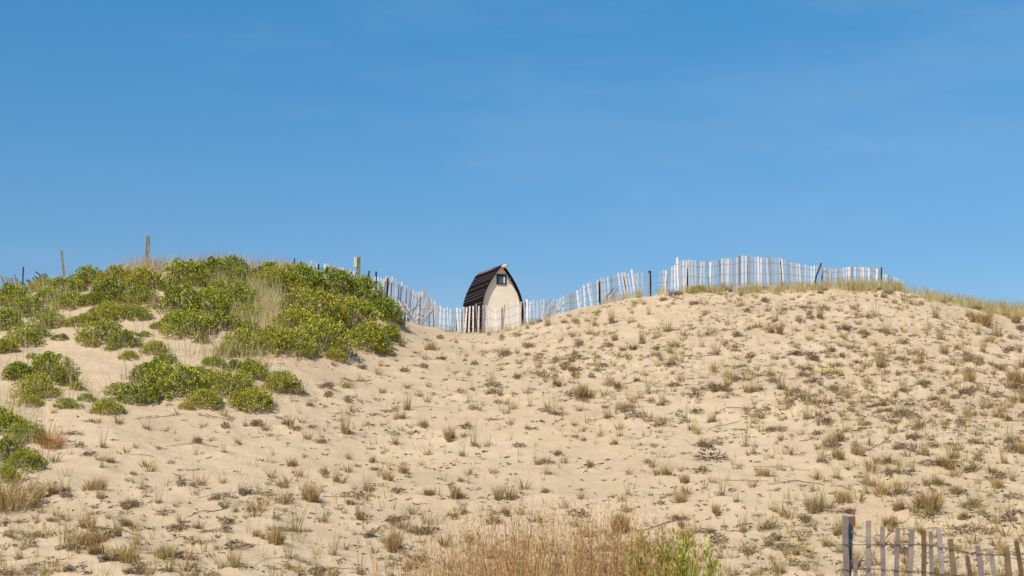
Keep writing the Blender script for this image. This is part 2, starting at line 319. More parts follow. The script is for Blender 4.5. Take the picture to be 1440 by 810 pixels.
# ---------------------------------------------------------------- hut beyond the crest
def hut():
    fx, fy = .40, -.917                          # forward (towards the camera and a little right)
    ax = Vector((-fy, fx, 0)).normalized()       # across the gable
    fw = Vector((fx, fy, 0)).normalized(); up = Vector((0, 0, 1))
    root = empty('arched_hut', (HX, HY, HZ - 5.9), 'small hut with a pointed arch shape, cream gable black curved roof behind the fence', 'hut')
    apex = 5.9
    prof = [(0, 0), (.13, .13), (.36, .40), (.62, .74), (.88, 1.12), (1.12, 1.5), (1.35, 1.92), (1.55, 2.4), (1.68, 2.95), (1.76, 3.6), (1.80, 4.4), (1.80, 6.0)]
    def P(u, v, w): return ax * (u * (1 + .045 * min(w, 0))) + fw * w + up * v            # narrows a little towards the back; u across, v up from base, w forward
    L = 4.7
    # gable walls and floor: an extruded arch set a little inside the roof
    m = MB(); inner = [(a * .96, apex - b - .10) for a, b in prof]
    ring = [P(a, b, 0) for a, b in inner] + [P(-a, b, 0) for a, b in inner[:0:-1]]
    rb = [P(a, b, -L) for a, b in inner] + [P(-a, b, -L) for a, b in inner[:0:-1]]; n = len(ring)
    m.add(ring + rb, [tuple(range(n)), tuple(range(2 * n - 1, n - 1, -1))] + [(i, (i + 1) % n, n + (i + 1) % n, n + i) for i in range(n)])
    m.build('gable_wall', WALL, root)
    # roof: overlapping courses that follow the arch
    m = MB(); ov = .30
    arc = [Vector((a, apex - b)) for a, b in prof]
    pts = []; cum = [0]
    for i in range(len(arc) - 1): cum.append(cum[-1] + (arc[i + 1] - arc[i]).length)
    def A(s):
        i = max(k for k in range(len(arc) - 1) if cum[k] <= s + 1e-9); t = (s - cum[i]) / (cum[i + 1] - cum[i]); return arc[i].lerp(arc[i + 1], min(t, 1))
    st = .27; ns = int(cum[-1] / st)
    for sgn in (-1, 1):
        for k in range(ns):
            a = A(k * st); b = A(min((k + 1) * st + .05, cum[-1])); d = (b - a).normalized(); nrm = Vector((-d.y, d.x))
            if nrm.x < 0: nrm = -nrm
            q = [a - nrm * .03, a + nrm * .02, b + nrm * .045, b - nrm * .03]
            fr = [P(sgn * c.x, c.y, ov) for c in q]; bk = [P(sgn * c.x, c.y, -L - .15) for c in q]
            m.add(fr + bk, [(0, 1, 2, 3), (7, 6, 5, 4), (0, 4, 5, 1), (3, 2, 6, 7), (0, 3, 7, 4)], 0)
            m.add([fr[1], fr[2], bk[2], bk[1]], [(0, 1, 2, 3)], 0)
            e0 = b + nrm * .049; e1 = b + nrm * .049 - d * .045                # butt edge coloured lighter to imitate caught light
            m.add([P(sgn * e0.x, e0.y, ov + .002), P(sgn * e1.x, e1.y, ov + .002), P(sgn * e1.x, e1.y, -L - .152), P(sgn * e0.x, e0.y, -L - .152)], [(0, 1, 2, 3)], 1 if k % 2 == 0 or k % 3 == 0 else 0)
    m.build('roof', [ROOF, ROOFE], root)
    m = MB(); z0 = apex - .16
    m.tube([P(0, z0 - .02, .95), P(0, z0, .5), P(0, z0, -L - .5)], .13, 12); m.build('ridge_log', LOG, root, True)
    # window
    wz = apex - 1.12; hw = .36
    w = MB(); t = .09
    for (a0, b0, a1, b1) in ((-hw, wz - hw, hw, wz - hw), (-hw, wz + hw, hw, wz + hw)):
        w.obox(P(a0 - t / 2, b0, .03), P(a1 + t / 2, b1, .03), t, .10, side=up)
    for a0 in (-hw, hw): w.obox(P(a0, wz - hw + t / 2, .03), P(a0, wz + hw - t / 2, .03), t, .096, side=ax)
    w.obox(P(-hw + t / 2, wz + hw - t / 2 - .04, .028), P(hw - t / 2, wz + hw - t / 2 - .04, .028), .08, .05, side=up)
    wo = w.build('window', FRAME, root)
    g = MB(); g.obox(P(0, wz - hw + .04, .012), P(0, wz + hw - .05, .012), 2 * hw - .08, .012, side=ax); g.build('pane', GLASS, wo)
    c = MB(); c.obox(P(hw - .12, wz - hw + .05, .024), P(hw - .12, wz + hw - .14, .024), .10, .01, side=ax); c.build('curtain', CURTAIN, wo)
    c = MB(); c.obox(P(.66, wz - .22, .03), P(.66, wz + .16, .03), .20, .06, side=ax); c.build('vent_cover', GREYV, root)
hut()

# ---------------------------------------------------------------- fences of wired slats along the crest
def interp(pts, x): return float(np.interp(x, [p[0] for p in pts], [p[1] for p in pts]))
TOP = [(436,367),(443,368),(459,371),(473,374),(487,378),(500,381),(507,384),(520,388),(530,391),(548,389),(558,391),(568,399),(580,408),(588,412),(600,411),(605,417),(610,424),(617,429),(623,432),(637,434),
       (645,432),(658,430),(670,428),(680,429),(695,432),(707,431),(720,425),(735,422),(757,422),(773,422),(790,419),(797,414),(808,411),(817,404),(825,400),(835,395),
       (845,391),(855,388),(863,386),(873,384),(898,384),(912,382),(930,381),(940,378),(948,375),(951,368),(960,366),(968,365),(985,367),(1000,367.5),(1010,365),(1020,363),
       (1033,362.5),(1043,359),(1052,359),(1060,361),(1078,362.5),(1095,361),(1103,365),(1120,370),(1128,372.5),(1153,373),(1157,376),(1171,378),(1183,377),(1194,374),(1213,376),(1239,377),
       (1242,385),(1251,387),(1262,390),(1271,396)]
LEAN = [(436,.25),(500,.28),(520,.1),(560,.05),(575,.12),(600,.05),(640,-.02),(660,-.02),(680,-.02),(700,0),(750,-.02),(770,.02),(785,.12),(800,.05),(812,-.04),(825,-.16),(845,-.1),(875,-.1),(885,-.25),(895,-.1),(930,.06),(948,.06),(952,0),
        (1040,.02),(1100,-.03),(1150,.03),(1200,.04),(1239,.12),(1241,.0),(1271,.05)]
def fence(x0, x1, step, label, posts=(), slat=SLAT, off=.2, seed=1, skip=(), jit=1.0, wires=(.2, .5, .82), extra=(), group='slat fence sections along the dune crest', lean=None, top=None):
    r = random.Random(seed); L = []; x = x0; topf = top or (lambda q: interp(TOP, q)); leanf = lean or (lambda q: interp(LEAN, q))
    yc = lambda q: float(np.interp((q - 720) / F * 47, cx, cy)) + off
    mid = (x0 + x1) / 2; m0 = at(mid, 400, yc(mid)); root = empty('slat_fence', ground(m0), label, 'fence', group); O = root.location
    while x <= x1:
        q = x + r.uniform(-.5, .5) * jit; x += step * r.uniform(.92, 1.08)
        if any(a < q < b for a, b in skip): continue
        Y = yc(q) + r.uniform(-.03, .03); T = at(q, topf(q) + r.uniform(-1.2, 1.6) * jit, Y)
        if r.random() < .03 * jit: T.z += .14
        g = float(hgt(T.x, Y)); hh = max(T.z - g, .15); ln = leanf(q) + r.gauss(0, .045) * jit
        B = Vector((T.x - ln * hh, Y + r.uniform(-.02, .02), g - .15)); L.append((B, T))
    for k, (B, T) in enumerate(L):
        m = MB(); m.obox(B - O, T - O, .063 * r.uniform(.65, 1.15), .009, side=Vector((1, r.uniform(-.45, .45), 0)), point=.0 if r.random() < .8 else .03)
        m.build('slat', slat, root)
    for wi, fr in enumerate(wires):
        m = MB(); pp = [B + Vector((0, 0, .15)) + (T - B - Vector((0, 0, .15))) * fr + Vector((0, -.012, r.uniform(-.01, .01))) - O for B, T in L]
        m.tube(pp, .003, 4); m.build('wire', WIRE, root)
    for (px, ty, wpx, ln, mt) in posts:
        Y = yc(px) + .12; T = at(px, ty, Y); g = float(hgt(T.x, Y)); hh = T.z - g; m = MB(); w = wpx * Y / F
        m.tube([Vector((T.x - ln * hh * 1.3, Y, g - .3)) - O, (Vector((T.x - ln * hh, Y, g)).lerp(T, .5)) - O, T - O], [w / 2, w * .48, w * .42], 8)
        m.build('post', mt, root)
    for (xa, ya, xb, yb, dy) in extra:           # fallen slats lying across the others
        Y = yc(xa) + dy; a = at(xa, ya, Y); b = at(xb, yb, Y - .1); m = MB(); m.obox(a - O, b - O, .042, .009, side=Vector((1, 0, .6))); m.build('slat', slat, root)
    return root
fence(438, 522, 4.0, 'section of leaning grey slats showing just above the big green shrubs', [(448, 371, 3, 0, POSTD), (519, 381, 3, .1, POSTD)], seed=1, skip=((449, 456),), off=.3)
fence(527, 612, 4.1, 'sagging pale slat section with fallen slats running downhill from the big shrubs', [(529, 382, 3.2, .02, POSTD), (545, 391, 3.4, 0, POSTD), (603, 420, 3, 0, POSTD)], seed=2, jit=1.6,
      extra=[(577, 450, 560, 420, -.2), (582, 452, 564, 424, -.25), (586, 454, 570, 427, -.22), (580, 450, 604, 425, -.3), (584, 453, 607, 428, -.33), (589, 455, 609, 431, -.3), (576, 449, 592, 417, -.2), (592, 457, 611, 434, -.28), (572, 446, 556, 414, -.2),(588, 455, 600, 418, .1),(568,445,590,428,-.35),(583,452,612,429,-.38)])
fence(615, 757, 4.6, 'slat fence across the lowest dip of the crest in front of the hut', [(668, 430, 3.2, 0, POSTR), (739, 424, 3.0, -.15, POSTD), (643, 440, 2.5, 0, POSTD)], seed=3, jit=1.1,
      )
fence(760, 910, 4.7, 'slat fence climbing out of the dip with slats fanned and leaning left', [(843, 396, 2.8, 0, POSTD), (878, 390, 3.2, -.02, POSTR)], seed=4, jit=1.2, skip=((906, 911),),
      extra=[(852, 419, 862, 406, -.1), (859, 418, 869, 405, -.1), (868, 420, 874, 405, -.1), (772, 446, 783, 424, -.12), (778, 445, 790, 423, -.1), (765, 446, 776, 424, -.1)])
fence(912, 950, 4.2, 'short broken slat section with thin gaps beside the thick dark post', [(913.5, 381, 5, .01, POSTD), (937, 386, 2.5, .05, POSTD)], seed=5, skip=((916, 927),))
fence(952, 1153, 4.15, 'longest and tallest stretch of upright bleached slats on the highest crest', [(966, 377, 3.2, 0, POSTD), (1050, 372, 2.4, 0, POSTD), (1098, 367, 3.2, 0, POSTD), (1014, 378, 2, 0, POSTD)], seed=6, jit=.6)
fence(1156, 1239, 3.9, 'bleached slat section ending at the last tall post on the right', [(1239.5, 376, 2.6, .03, POSTD), (1170, 384, 2, 0, POSTD)], seed=7, jit=.6)
fence(1242, 1271, 3.8, 'low far end of the slat fence sinking behind the yellow crest grass', [(1262, 392, 2.5, 0, POSTD)], seed=8, off=1.0)
fence(1, 24, 3.8, 'faint leaning slats at the far left skyline', [], slat=POST, seed=9, off=1.2, lean=lambda q: -.3, top=lambda q: 390 + abs(q - 10) * .15)
fence(28, 64, 4.6, 'collapsed dark slat fence leaning over beside a thin stake on the left skyline', [], slat=SLATD, seed=10, off=.6, lean=lambda q: -.85, top=lambda q: 397 - (q - 28) * .35, jit=1.3,
      extra=[(67, 396, 50, 382, 0), (64, 399, 48, 388, 0)])
def stake(px, ty, by, w, ln, mt, name, label, cat='post', off=.4, board=None, square=True):
    Y = float(np.interp((px - 720) / F * 46, cx, cy)) + off; T = at(px, ty, Y); g = float(hgt(T.x, Y)); hh = T.z - g
    root = empty(name, (T.x - ln * hh, Y, g), label, cat); O = root.location; m = MB(); w = w * Y / F
    if square: m.obox(Vector((0, 0, -.3)), T - O, w, w * .8, side=Vector((1, .3, 0)), taper=.93, point=.02)
    else: m.tube([Vector((0, 0, -.3)), (T - O) * .5, T - O], [w / 2, w / 2, w * .45], 7)
    m.build('shaft', mt, root)
    if board:
        a, b, bw, dx, bm, nm = board; m = MB(); s = Y / F
        m.obox(T - O + Vector((dx * s, -.07, -a * s)), T - O + Vector((dx * s, -.07, -b * s)), bw * s, .025, side=Vector((1, -.15, 0))); m.build(nm, bm, root)
    return root
stake(33, 375, 405, 2.2, 0, POSTD, 'metal_stake', 'thin dark upright stake next to the collapsed slats at far left')
stake(86.5, 352, 385, 3.4, -.18, POST, 'wooden_post', 'weathered post leaning to the left above the left shrubs')
stake(208.5, 331, 372, 4.6, .05, POST, 'wooden_post', 'tall weathered post with a board nailed on, upright on the left crest', board=(5, 25, 3.4, 2.0, POST, 'board'))
stake(414, 363, 380, 2.0, 0, POSTD, 'metal_stake', 'thin black stake just above the shrubs, left of the stubby dark post')
stake(423, 367, 380, 3, .05, POSTD, 'wooden_post', 'stubby dark post just above the shrubs, right of the thin stake')
stake(504.5, 361, 390, 4.8, 0, POST, 'wooden_post', 'weathered post carrying a pale yellowish box above the big shrubs', off=.0, board=(1, 15, 5, -4.2, PALE, 'box'))
stake(1155, 370, 395, 2.6, .42, POSTD, 'leaning_stake', 'black stake leaning right over the top of the pale fence', off=.0, square=False)

# ---------------------------------------------------------------- near fence, lower right
def near_fence():
    Y = 11.0; m0 = at(1310, 760, Y); root = empty('slat_fence', ground(m0), 'widely spaced grey lilac slats of the close fence at the bottom right corner', 'fence'); O = root.location
    L = [(1188.5,724.6,1190,8.2,'n'),(1197.5,726.7,1193,6.6,'t'),(1203,783,1203,5,'n'),(1221,732,1221,6.2,'n'),(1241,740,1242,6,'n'),(1263,742,1260,6.2,'n'),(1282,744,1279,6.4,'n'),(1299,745,1299.5,5.6,'b'),
         (1309,747,1310.5,4.6,'n'),(1320,742,1325,6.2,'n'),(1336,758,1342,6.2,'b'),(1360,782,1365,5.6,'b'),(1375,767,1381,6.2,'n'),(1393,774,1399,6.2,'n'),(1415,770,1420,6.8,'b'),(1429,760,1437,6,'b'),(1452,766,1460,6,'n'),(1470,772,1477,6,'b')]
    r = random.Random(5)
    for i, (tx, ty, bx, w, k) in enumerate(L):
        y = Y + (0.07 if k == 't' else 0) + i * .01; T = at(tx, ty, y); B = at(bx, 812, y); g = float(hgt(T.x, y)); d = (B - T); d = d * ((T.z - g + .15) / -d.z); B = T + d
        m = MB(); seg = 7; P0 = [T.lerp(B, 1 - s / seg) - O + Vector((r.uniform(-.002, .002), 0, 0)) for s in range(seg + 1)]
        wd = w * 1.1 * y / F; th = .012 if k != 't' else .03
        rs = Vector((1, r.uniform(-.35, .35), 0)).normalized()
        V = []
        for p in P0: V += [p - rs * wd / 2 + Vector((0, -th / 2, 0)), p + rs * wd / 2 + Vector((0, -th / 2, 0)), p + rs * wd / 2 + Vector((0, th / 2, 0)), p - rs * wd / 2 + Vector((0, th / 2, 0))]
        V[-4].z -= r.uniform(0, .012); V[-3].z -= r.uniform(0, .012)
        Fc = [(3, 2, 1, 0), tuple(4 * seg + q for q in range(4))] + [(4 * s + q, 4 * s + (q + 1) % 4, 4 * s + 4 + (q + 1) % 4, 4 * s + 4 + q) for s in range(seg) for q in range(4)]
        m.add(V, Fc)
        if k == 't':
            so_ = m.build('painted_stake', TEAL, root); so_['label'] = 'narrow stake with flaking teal paint and an orange top'
            c = MB(); c.obox(T - O + Vector((0, 0, -.075)), T - O + Vector((.001, 0, .004)), wd * 1.05, th + .006, side=rs); c.build('painted_tip', ORANGE, so_)
        else: m.build('slat', SLATN if k == 'n' else SLATB, root)
    for yy, sag in ((766, 0), (802, 2), (838, 3)):
        m = MB(); pp = []
        for px in range(1180, 1484, 6):
            s = 14 * max(0, min(1, (px - 1300) / 80)); pp.append(at(px, yy + s + sag * math.sin(px / 25), Y - .012 + (px - 1188) * .00065) - O)
        m.tube(pp, .0022, 5)
        m.tube([p + Vector((0, .006 * math.sin(k * 2), .005 * math.cos(k * 2))) for k, p in enumerate(pp)], .002, 4); m.build('wire', WIRE, root)
near_fence()

# ---------------------------------------------------------------- plants
def blades(P, az, lean, h, w, bend):
    """n tapered bent blades: base points, azimuth of lean, lean and bend amount, height, width"""
    n = len(h); d = np.stack([np.cos(az), np.sin(az), np.zeros(n)], 1); wa = az + rng.uniform(0, np.pi, n)
    s = np.stack([np.cos(wa), np.sin(wa), np.zeros(n)], 1) * (w / 2)[:, None]; out = np.empty((n, 7, 3)); z = np.array([0, 0, 1.0])
    def pt(t): return P + d * (lean * t * h + bend * t * t * h)[:, None] + z * (h * (t - .28 * np.abs(bend) * t * t))[:, None]
    a, b, c, e = pt(0), pt(.38), pt(.74), pt(1.0)
    out[:, 0] = a - s; out[:, 1] = a + s; out[:, 2] = b + s * .85; out[:, 3] = b - s * .85; out[:, 4] = c + s * .55; out[:, 5] = c - s * .55; out[:, 6] = e
    V = out.reshape(-1, 3); F_ = []
    for i in range(n):
        k = 7 * i; F_ += [(k, k + 1, k + 2, k + 3), (k + 3, k + 2, k + 4, k + 5), (k + 5, k + 4, k + 6)]
    return V, F_
def merge(parts):
    V = []; Fc = []; I = []; b = 0
    for (v, f, m) in parts:
        V.append(v); Fc += [tuple(i + b for i in q) for q in f]; I += [m] * len(f); b += len(v)
    return np.concatenate(V), Fc, I
def disc(n, r, pw=.5):
    a = rng.uniform(0, 2 * np.pi, n); q = r * rng.random(n) ** pw; return np.stack([q * np.cos(a), q * np.sin(a), np.full(n, -.02)], 1), a
def cushion(n=110, r=.07, h=.17):
    P, a = disc(n, r); rr = np.hypot(P[:, 0], P[:, 1]) / r
    v, f = blades(P, a + rng.normal(0, .4, n), rr * .5 * rng.uniform(.4, 1.4, n), h * rng.uniform(.5, 1.25, n), rng.uniform(.005, .009, n), rng.uniform(0, .5, n))
    return v, f
def rag(n, r, h):
    out = []; k = int(rng.integers(2, 5)); V = []; Fc = []; b = 0
    for j in range(k):
        q = rng.uniform(.35, 1); v, f = cushion(int(n * q / 1.6), r * q, h * rng.uniform(.55, 1.15)); o = rng.normal(0, r * 1.3, 2) * (j > 0)
        V.append(v * [1, 1, 1] + [o[0], o[1] * .8, 0]); Fc += [tuple(i + b for i in t) for t in f]; b += len(v)
    return np.concatenate(V), Fc
def wisp(n=22, r=.05, h=.42):
    P, a = disc(n, r); v, f = blades(P, a + rng.normal(0, .6, n), rng.uniform(.02, .32, n), h * rng.uniform(.35, 1.15, n), rng.uniform(.005, .009, n), rng.uniform(0, .3, n))
    return v, f
def litter(n, rx, ry, lmin=.05, lmax=.2, zmax=.06):
    """low curly twigs lying on the sand"""
    V = []; Fc = []; b = 0
    for _ in range(n):
        a = rng.uniform(0, 2 * np.pi); q = rng.random() ** .6; x = math.cos(a) * q * rx; y = math.sin(a) * q * ry; z = rng.uniform(0, zmax) * (1 - q * .6)
        L = rng.uniform(lmin, lmax); t = rng.uniform(-.7, .7) + (math.pi if rng.random() < .5 else 0); cv = rng.uniform(-2, 2); zz = rng.uniform(-.1, .5); w = rng.uniform(.003, .008)
        p = np.array([x, y, z]); K = 4
        for k in range(K):
            V += [p + [0, 0, -w * (1 - k / K)], p + [w * .8 * math.sin(t), -w * .8 * math.cos(t), w * (1 - k / K)]]
            if k: Fc.append((b + 2 * k - 2, b + 2 * k - 1, b + 2 * k + 1, b + 2 * k))
            p = p + np.array([math.cos(t), math.sin(t) * .8, zz * (1 - k / 2.0)]) * (L / K); t += cv * .3
        b += 2 * K
    return np.array(V), Fc
def oriented(o, p, az, s, k=.8):
    gx, gy = slope(p.x, p.y); n = Vector((-gx * k, -gy * k, 1)).normalized()
    M = n.to_track_quat('Z', 'Y').to_matrix().to_4x4() @ Matrix.Rotation(az, 4, 'Z') @ Matrix.Diagonal((*((s,) * 3 if not hasattr(s, '__len__') else s), 1))
    o.matrix_basis = Matrix.Translation(p) @ M
# -- shrubs
def shrub_proto(i):
    """foliage + woody stems of a unit shrub (radius 1, height about .8)"""
    r = np.random.default_rng(100 + i); nc = 235; cen = []; nor = []
    lob = r.normal(0, 1, (9, 3)); lob[:, 2] = np.abs(lob[:, 2]) * .6; lob /= np.linalg.norm(lob, axis=1)[:, None]; amp = r.uniform(-.42, .26, 9)
    while len(cen) < nc:
        d = r.normal(0, 1, 3); d[2] = abs(d[2]); d /= np.linalg.norm(d)
        k = 1 + sum(a * math.exp(-6 * (1 - d @ l)) for a, l in zip(amp, lob)); q = k * (r.random() ** .28)
        if q < .5: continue
        cen.append(d * q * np.array([1, 1, .80])); nor.append(d)
    cen = np.array(cen); nor = np.array(nor); V = []; Fc = []; b = 0
    for c, nm in zip(cen, nor):
        m = r.integers(13, 22); cr = r.uniform(.05, .115)
        for _ in range(m):
            o = r.normal(0, 1, 3); o /= np.linalg.norm(o); pos = c + o * cr * r.random() ** .4 * np.array([1, 1, .8])
            ax = o * .8 + nm * .6 + r.normal(0, .35, 3); ax /= np.linalg.norm(ax)
            nn = np.array([0, 0, 1.0]) + o * .7 + r.normal(0, .45, 3); s = np.cross(ax, nn); s /= np.linalg.norm(s) + 1e-6
            Ls = r.uniform(.05, .085); w = Ls * .34; up = np.cross(s, ax) * Ls * .12
            V += [pos, pos + ax * Ls * .5 + s * w + up, pos + ax * Ls, pos + ax * Ls * .5 - s * w + up]; Fc += [(b, b + 1, b + 2), (b, b + 2, b + 3)]; b += 4
    fol = mesh('foliage', np.array(V), Fc, LEAF)
    m = MB(); rr = random.Random(i)
    for k in range(110):
        c = Vector(cen[rr.randrange(nc)]); b0 = Vector((c.x * .35 + rr.uniform(-.1, .1), c.y * .35 + rr.uniform(-.1, .1), -.05)); mid = b0.lerp(c, .55) + Vector((rr.uniform(-.1, .1), rr.uniform(-.1, .1), .02))
        m.tube([b0, mid, c * 1.02], [.012, .008, .004], 3)
    for k in range(60):                          # bare low twigs round the skirt
        a = rr.uniform(0, 6.283); q = rr.uniform(.5, .9); b0 = Vector((math.cos(a) * q, math.sin(a) * q, -.02)); a2 = a + rr.uniform(-.7, .7); L = rr.uniform(.15, .42)
        p1 = b0 + Vector((math.cos(a2) * L * .5, math.sin(a2) * L * .5, rr.uniform(.03, .16))); p2 = p1 + Vector((math.cos(a2 + .4) * L * .5, math.sin(a2 + .4) * L * .5, rr.uniform(-.08, .12)))
        m.tube([b0, p1, p2], [.009, .007, .003], 3)
        m.tube([p1, p1 + Vector((rr.uniform(-.12, .12), rr.uniform(-.12, .12), rr.uniform(0, .12)))], [.006, .002], 3)
    st = m.mesh('stems', TWIG)
    hips = []
    for k in range(3):
        m = MB()
        c = cen[rr.randrange(nc)] * 1.06; s = .03; Vv = [(c[0] + s * x, c[1] + s * y, c[2] + s * z) for x, y, z in ((1, 0, 0), (0, 1, 0), (-1, 0, 0), (0, -1, 0), (0, 0, 1), (0, 0, -1))]
        m.add(Vv, [(0, 1, 4), (1, 2, 4), (2, 3, 4), (3, 0, 4), (1, 0, 5), (2, 1, 5), (3, 2, 5), (0, 3, 5)]); hips.append(m.mesh('rose_hip', HIP))
    return (fol, st, *hips)
PROT = [shrub_proto(i) for i in range(8)]
zone_names = [
 (lambda x, y: x < 60 and y > 575, 'green shrub of the tall patch cut by the left edge, below the low sand gap', 'shrubs at the left edge beside the rust grass'),
 (lambda x, y: x < 125 and y > 505, 'green shrub of the small island on bare sand at far left', 'shrubs of the small left island'),
 (lambda x, y: y > 500, 'green shrub in the long low island of bushes on open sand', 'shrubs of the long lower island'),
 (lambda x, y: x > 240 and x < 358, 'green shrub between the sand gully and the yellow grass on the mound', 'shrubs right of the sand gully'),
 (lambda x, y: x >= 358, 'dense green shrub in the big thicket next to the sagging fence', 'shrubs of the big thicket'),
 (lambda x, y: y < 407 and x > 60, 'green shrub along the left skyline under the leaning post', 'shrubs along the left skyline'),
 (lambda x, y: x > 125, 'low green shrub in the patch just left of the sand gully', 'shrubs left of the sand gully'),
 (lambda x, y: True, 'low yellowish green shrub on the far left slope under the collapsed slats', 'shrubs on the far left slope')]
UNIQ = {(536,436): 'tallest shrub at the right end of the big thicket, touching the sagging fence', (546,468): 'lowest right shrub of the big thicket where it meets the sand',
        (222,459): 'tiny round green shrub alone in the sand gully', (218,490): 'small ragged shrub at the upper left tip of the long lower island',
        (148,572): 'small shrub at the left tip of the long lower island', (392,540): 'shrub at the right end of the long lower island',
        (40,564): 'tiny shrub just below the small left island', (95,568): 'little shrub between the small left island and the long one', (6,672): 'bottommost shrub at the left edge of the photo',
        (335,482): 'shrub at the lower left corner of the big thicket, next to bare sand', (8,488): 'shrub at the left edge just above bare sand'}
ordw = ['first', 'second', 'third', 'fourth', 'fifth', 'sixth', 'seventh', 'eighth', 'ninth', 'tenth', 'eleventh', 'twelfth', 'thirteenth', 'fourteenth', 'fifteenth', 'sixteenth', 'seventeenth', 'eighteenth']
zi = [next(i for i, z in enumerate(zone_names) if z[0](s[3], s[4])) for s in shrubs]; rowlab = {}
for i in range(len(zone_names)):
    m_ = sorted([k for k in range(len(shrubs)) if zi[k] == i and (shrubs[k][3], shrubs[k][4]) not in UNIQ], key=lambda k: shrubs[k][4]); h2 = (len(m_) + 1) // 2
    for rw, grp_ in (('upper', m_[:h2]), ('lower', m_[h2:])):
        for j, k in enumerate(sorted(grp_, key=lambda k: shrubs[k][3])): rowlab[k] = '%s from left, %s row of the %s' % (ordw[j], rw, zone_names[i][2])
for k, (p, rad, hf, px, py) in enumerate(shrubs):
    z = next(z for z in zone_names if z[0](px, py)); u = UNIQ.get((px, py))
    root = empty('shrub', (0, 0, 0), u or rowlab[k], 'shrub', z[2])
    az = rnd.uniform(0, 6.28); oriented(root, ground(p, -.05), az, (rad, rad * rnd.uniform(.9, 1.1), rad * (hf * .55 + .6)), .55)
    pr = PROT[rnd.randrange(8)]
    for nm, me_ in zip(('foliage', 'stems', 'rose_hip', 'rose_hip', 'rose_hip'), pr): link(nm, me_, root)
# little shrubs at the foot of the fence
for px, py, w, lab in ((984, 410, 34, 'dark leafy little shrub at the foot of the tallest fence'), (1062, 409, 20, 'small bright green shrub half hidden in grass at the fence foot'), (641, 452, 12, 'tiny dark plant behind the fence dip left of the hut')):
    x = (px - 720) / F * 46.6; y = float(np.interp(x, cx, cy)) + (-.25 if px > 700 else .8); p = Vector((x, y, 0)); root = empty('shrub', (0, 0, 0), lab, 'shrub'); s = w * y / F / 2
    oriented(root, ground(p, -.05), 1.2, (s, s, s * .9), .3)
    for nm, me_ in zip(('foliage', 'stems'), PROT[2]): link(nm, me_, root)

# -- leafy low plants
def leafy(n=60, r=.18, h=.14, L0=.06):
    V = []; Fc = []; b = 0
    for _ in range(n):
        a = rng.uniform(0, 6.28); q = r * rng.random() ** .5; pos = np.array([math.cos(a) * q, math.sin(a) * q, rng.uniform(.01, h) * (1 - .6 * q / r)])
        ax = np.array([math.cos(a), math.sin(a), rng.uniform(.2, 1.2)]) + rng.normal(0, .3, 3); ax /= np.linalg.norm(ax); s = np.cross(ax, [0, 0, 1.0]) + rng.normal(0, .3, 3); s /= np.linalg.norm(s)
        L = L0 * rng.uniform(.6, 1.3); w = L * .22
        V += [pos, pos + ax * L * .5 + s * w, pos + ax * L, pos + ax * L * .5 - s * w]; Fc += [(b, b + 1, b + 2), (b, b + 2, b + 3)]; b += 4
    return np.array(V), Fc
def plant(name, me_, px, py, s, label, cat='grass tuft', group=None, az=None):
    p = hit(px, py)
    if p is None: return
    o = link(name, me_); oriented(o, ground(p), rnd.uniform(0, 6.28) if az is None else az, s, .6); return tag(o, label, cat, group)
def mk(name, parts, mats): v, f, i = merge(parts); return mesh(name, v, f, mats, i)
CUSH = [mk('cushion', [(*rag(190 + 20 * k, .055 + .006 * k, .15 + .012 * k), 0), (*wisp(6 + k, .07, .3), 2), (*litter(26, .17, .12), 1)], [GBRN, TWIGD, GTAN]) for k in range(8)]
TANS = [mk('tan', [(*wisp(34 + 6 * k, .07, .36), 0), (*rag(70, .06, .13), 1), (*litter(16, .17, .12), 2)], [GTAN, GBRN, TWIGD]) for k in range(7)]
WISP = [mk('wisp', [(*wisp(16 + 4 * k, .05, .46), 0), (*rag(30, .05, .10), 1), (*litter(12, .12, .1), 1)], [GYEL, TWIG]) for k in range(6)]
MATS = [mk('mat', [(*litter(42, .15 + .03 * k, .12, .04, .14, zmax=.10), 0), (*litter(30, .22, .12, .04, .14, zmax=.08), 1), (*wisp(8, .14, .2), 2), (*cushion(24, .10, .11), 1)], [TWIGD, TWIG, GTAN]) for k in range(5)]
GREY = [mk('grey', [(*rag(100, .07, .13), 0), (*litter(50, .18, .12, zmax=.08), 1), (*wisp(5, .1, .25), 2)], [TWIG, TWIGD, GTAN]) for k in range(7)]
def region(px, py):
    v = 'top' if py < 470 else 'upper middle' if py < 560 else 'lower middle' if py < 670 else 'bottom'
    return v + ' ' + ('far left', 'left', 'left of centre', 'right of centre', 'right', 'far right')[min(5, max(0, int(px // 240)))]
KIND = [(CUSH, 'grass_tuft', 'compact brown dry grass cushion', 'brown grass cushions'), (TANS, 'grass_tuft', 'straw coloured upright grass tuft', 'straw coloured tufts'),
        (WISP, 'grass_tuft', 'thin wispy yellow green grass tuft', 'wispy tufts'), (GREY, 'grass_tuft', 'short grey dead grass tuft', 'grey dead tufts')]
for p, px, py in TUFT:
    low = py > 640; wgt = ((.38, .34, .16, .12) if px > 1050 else (.30, .2, .25, .25)) if low else ((.18, .14, .22, .46) if py > 500 else (.16, .24, .2, .40))
    k = rnd.choices(range(4), wgt)[0]; protos, nm, lab, grp = KIND[k]; rg = region(px, py)
    o = link(nm, protos[rnd.randrange(len(protos))]); q = rnd.uniform(.7, 1.35) * (.74 if py > 650 else .88 if py > 560 else 1.0); oriented(o, ground(p), rnd.uniform(0, 6.28), (q * .85, q * .85, q * rnd.uniform(1.1, 1.6)), .3)
    tag(o, '%s on the %s sand slope' % (lab, rg), 'grass tuft', '%s on the %s slope' % (grp, rg))
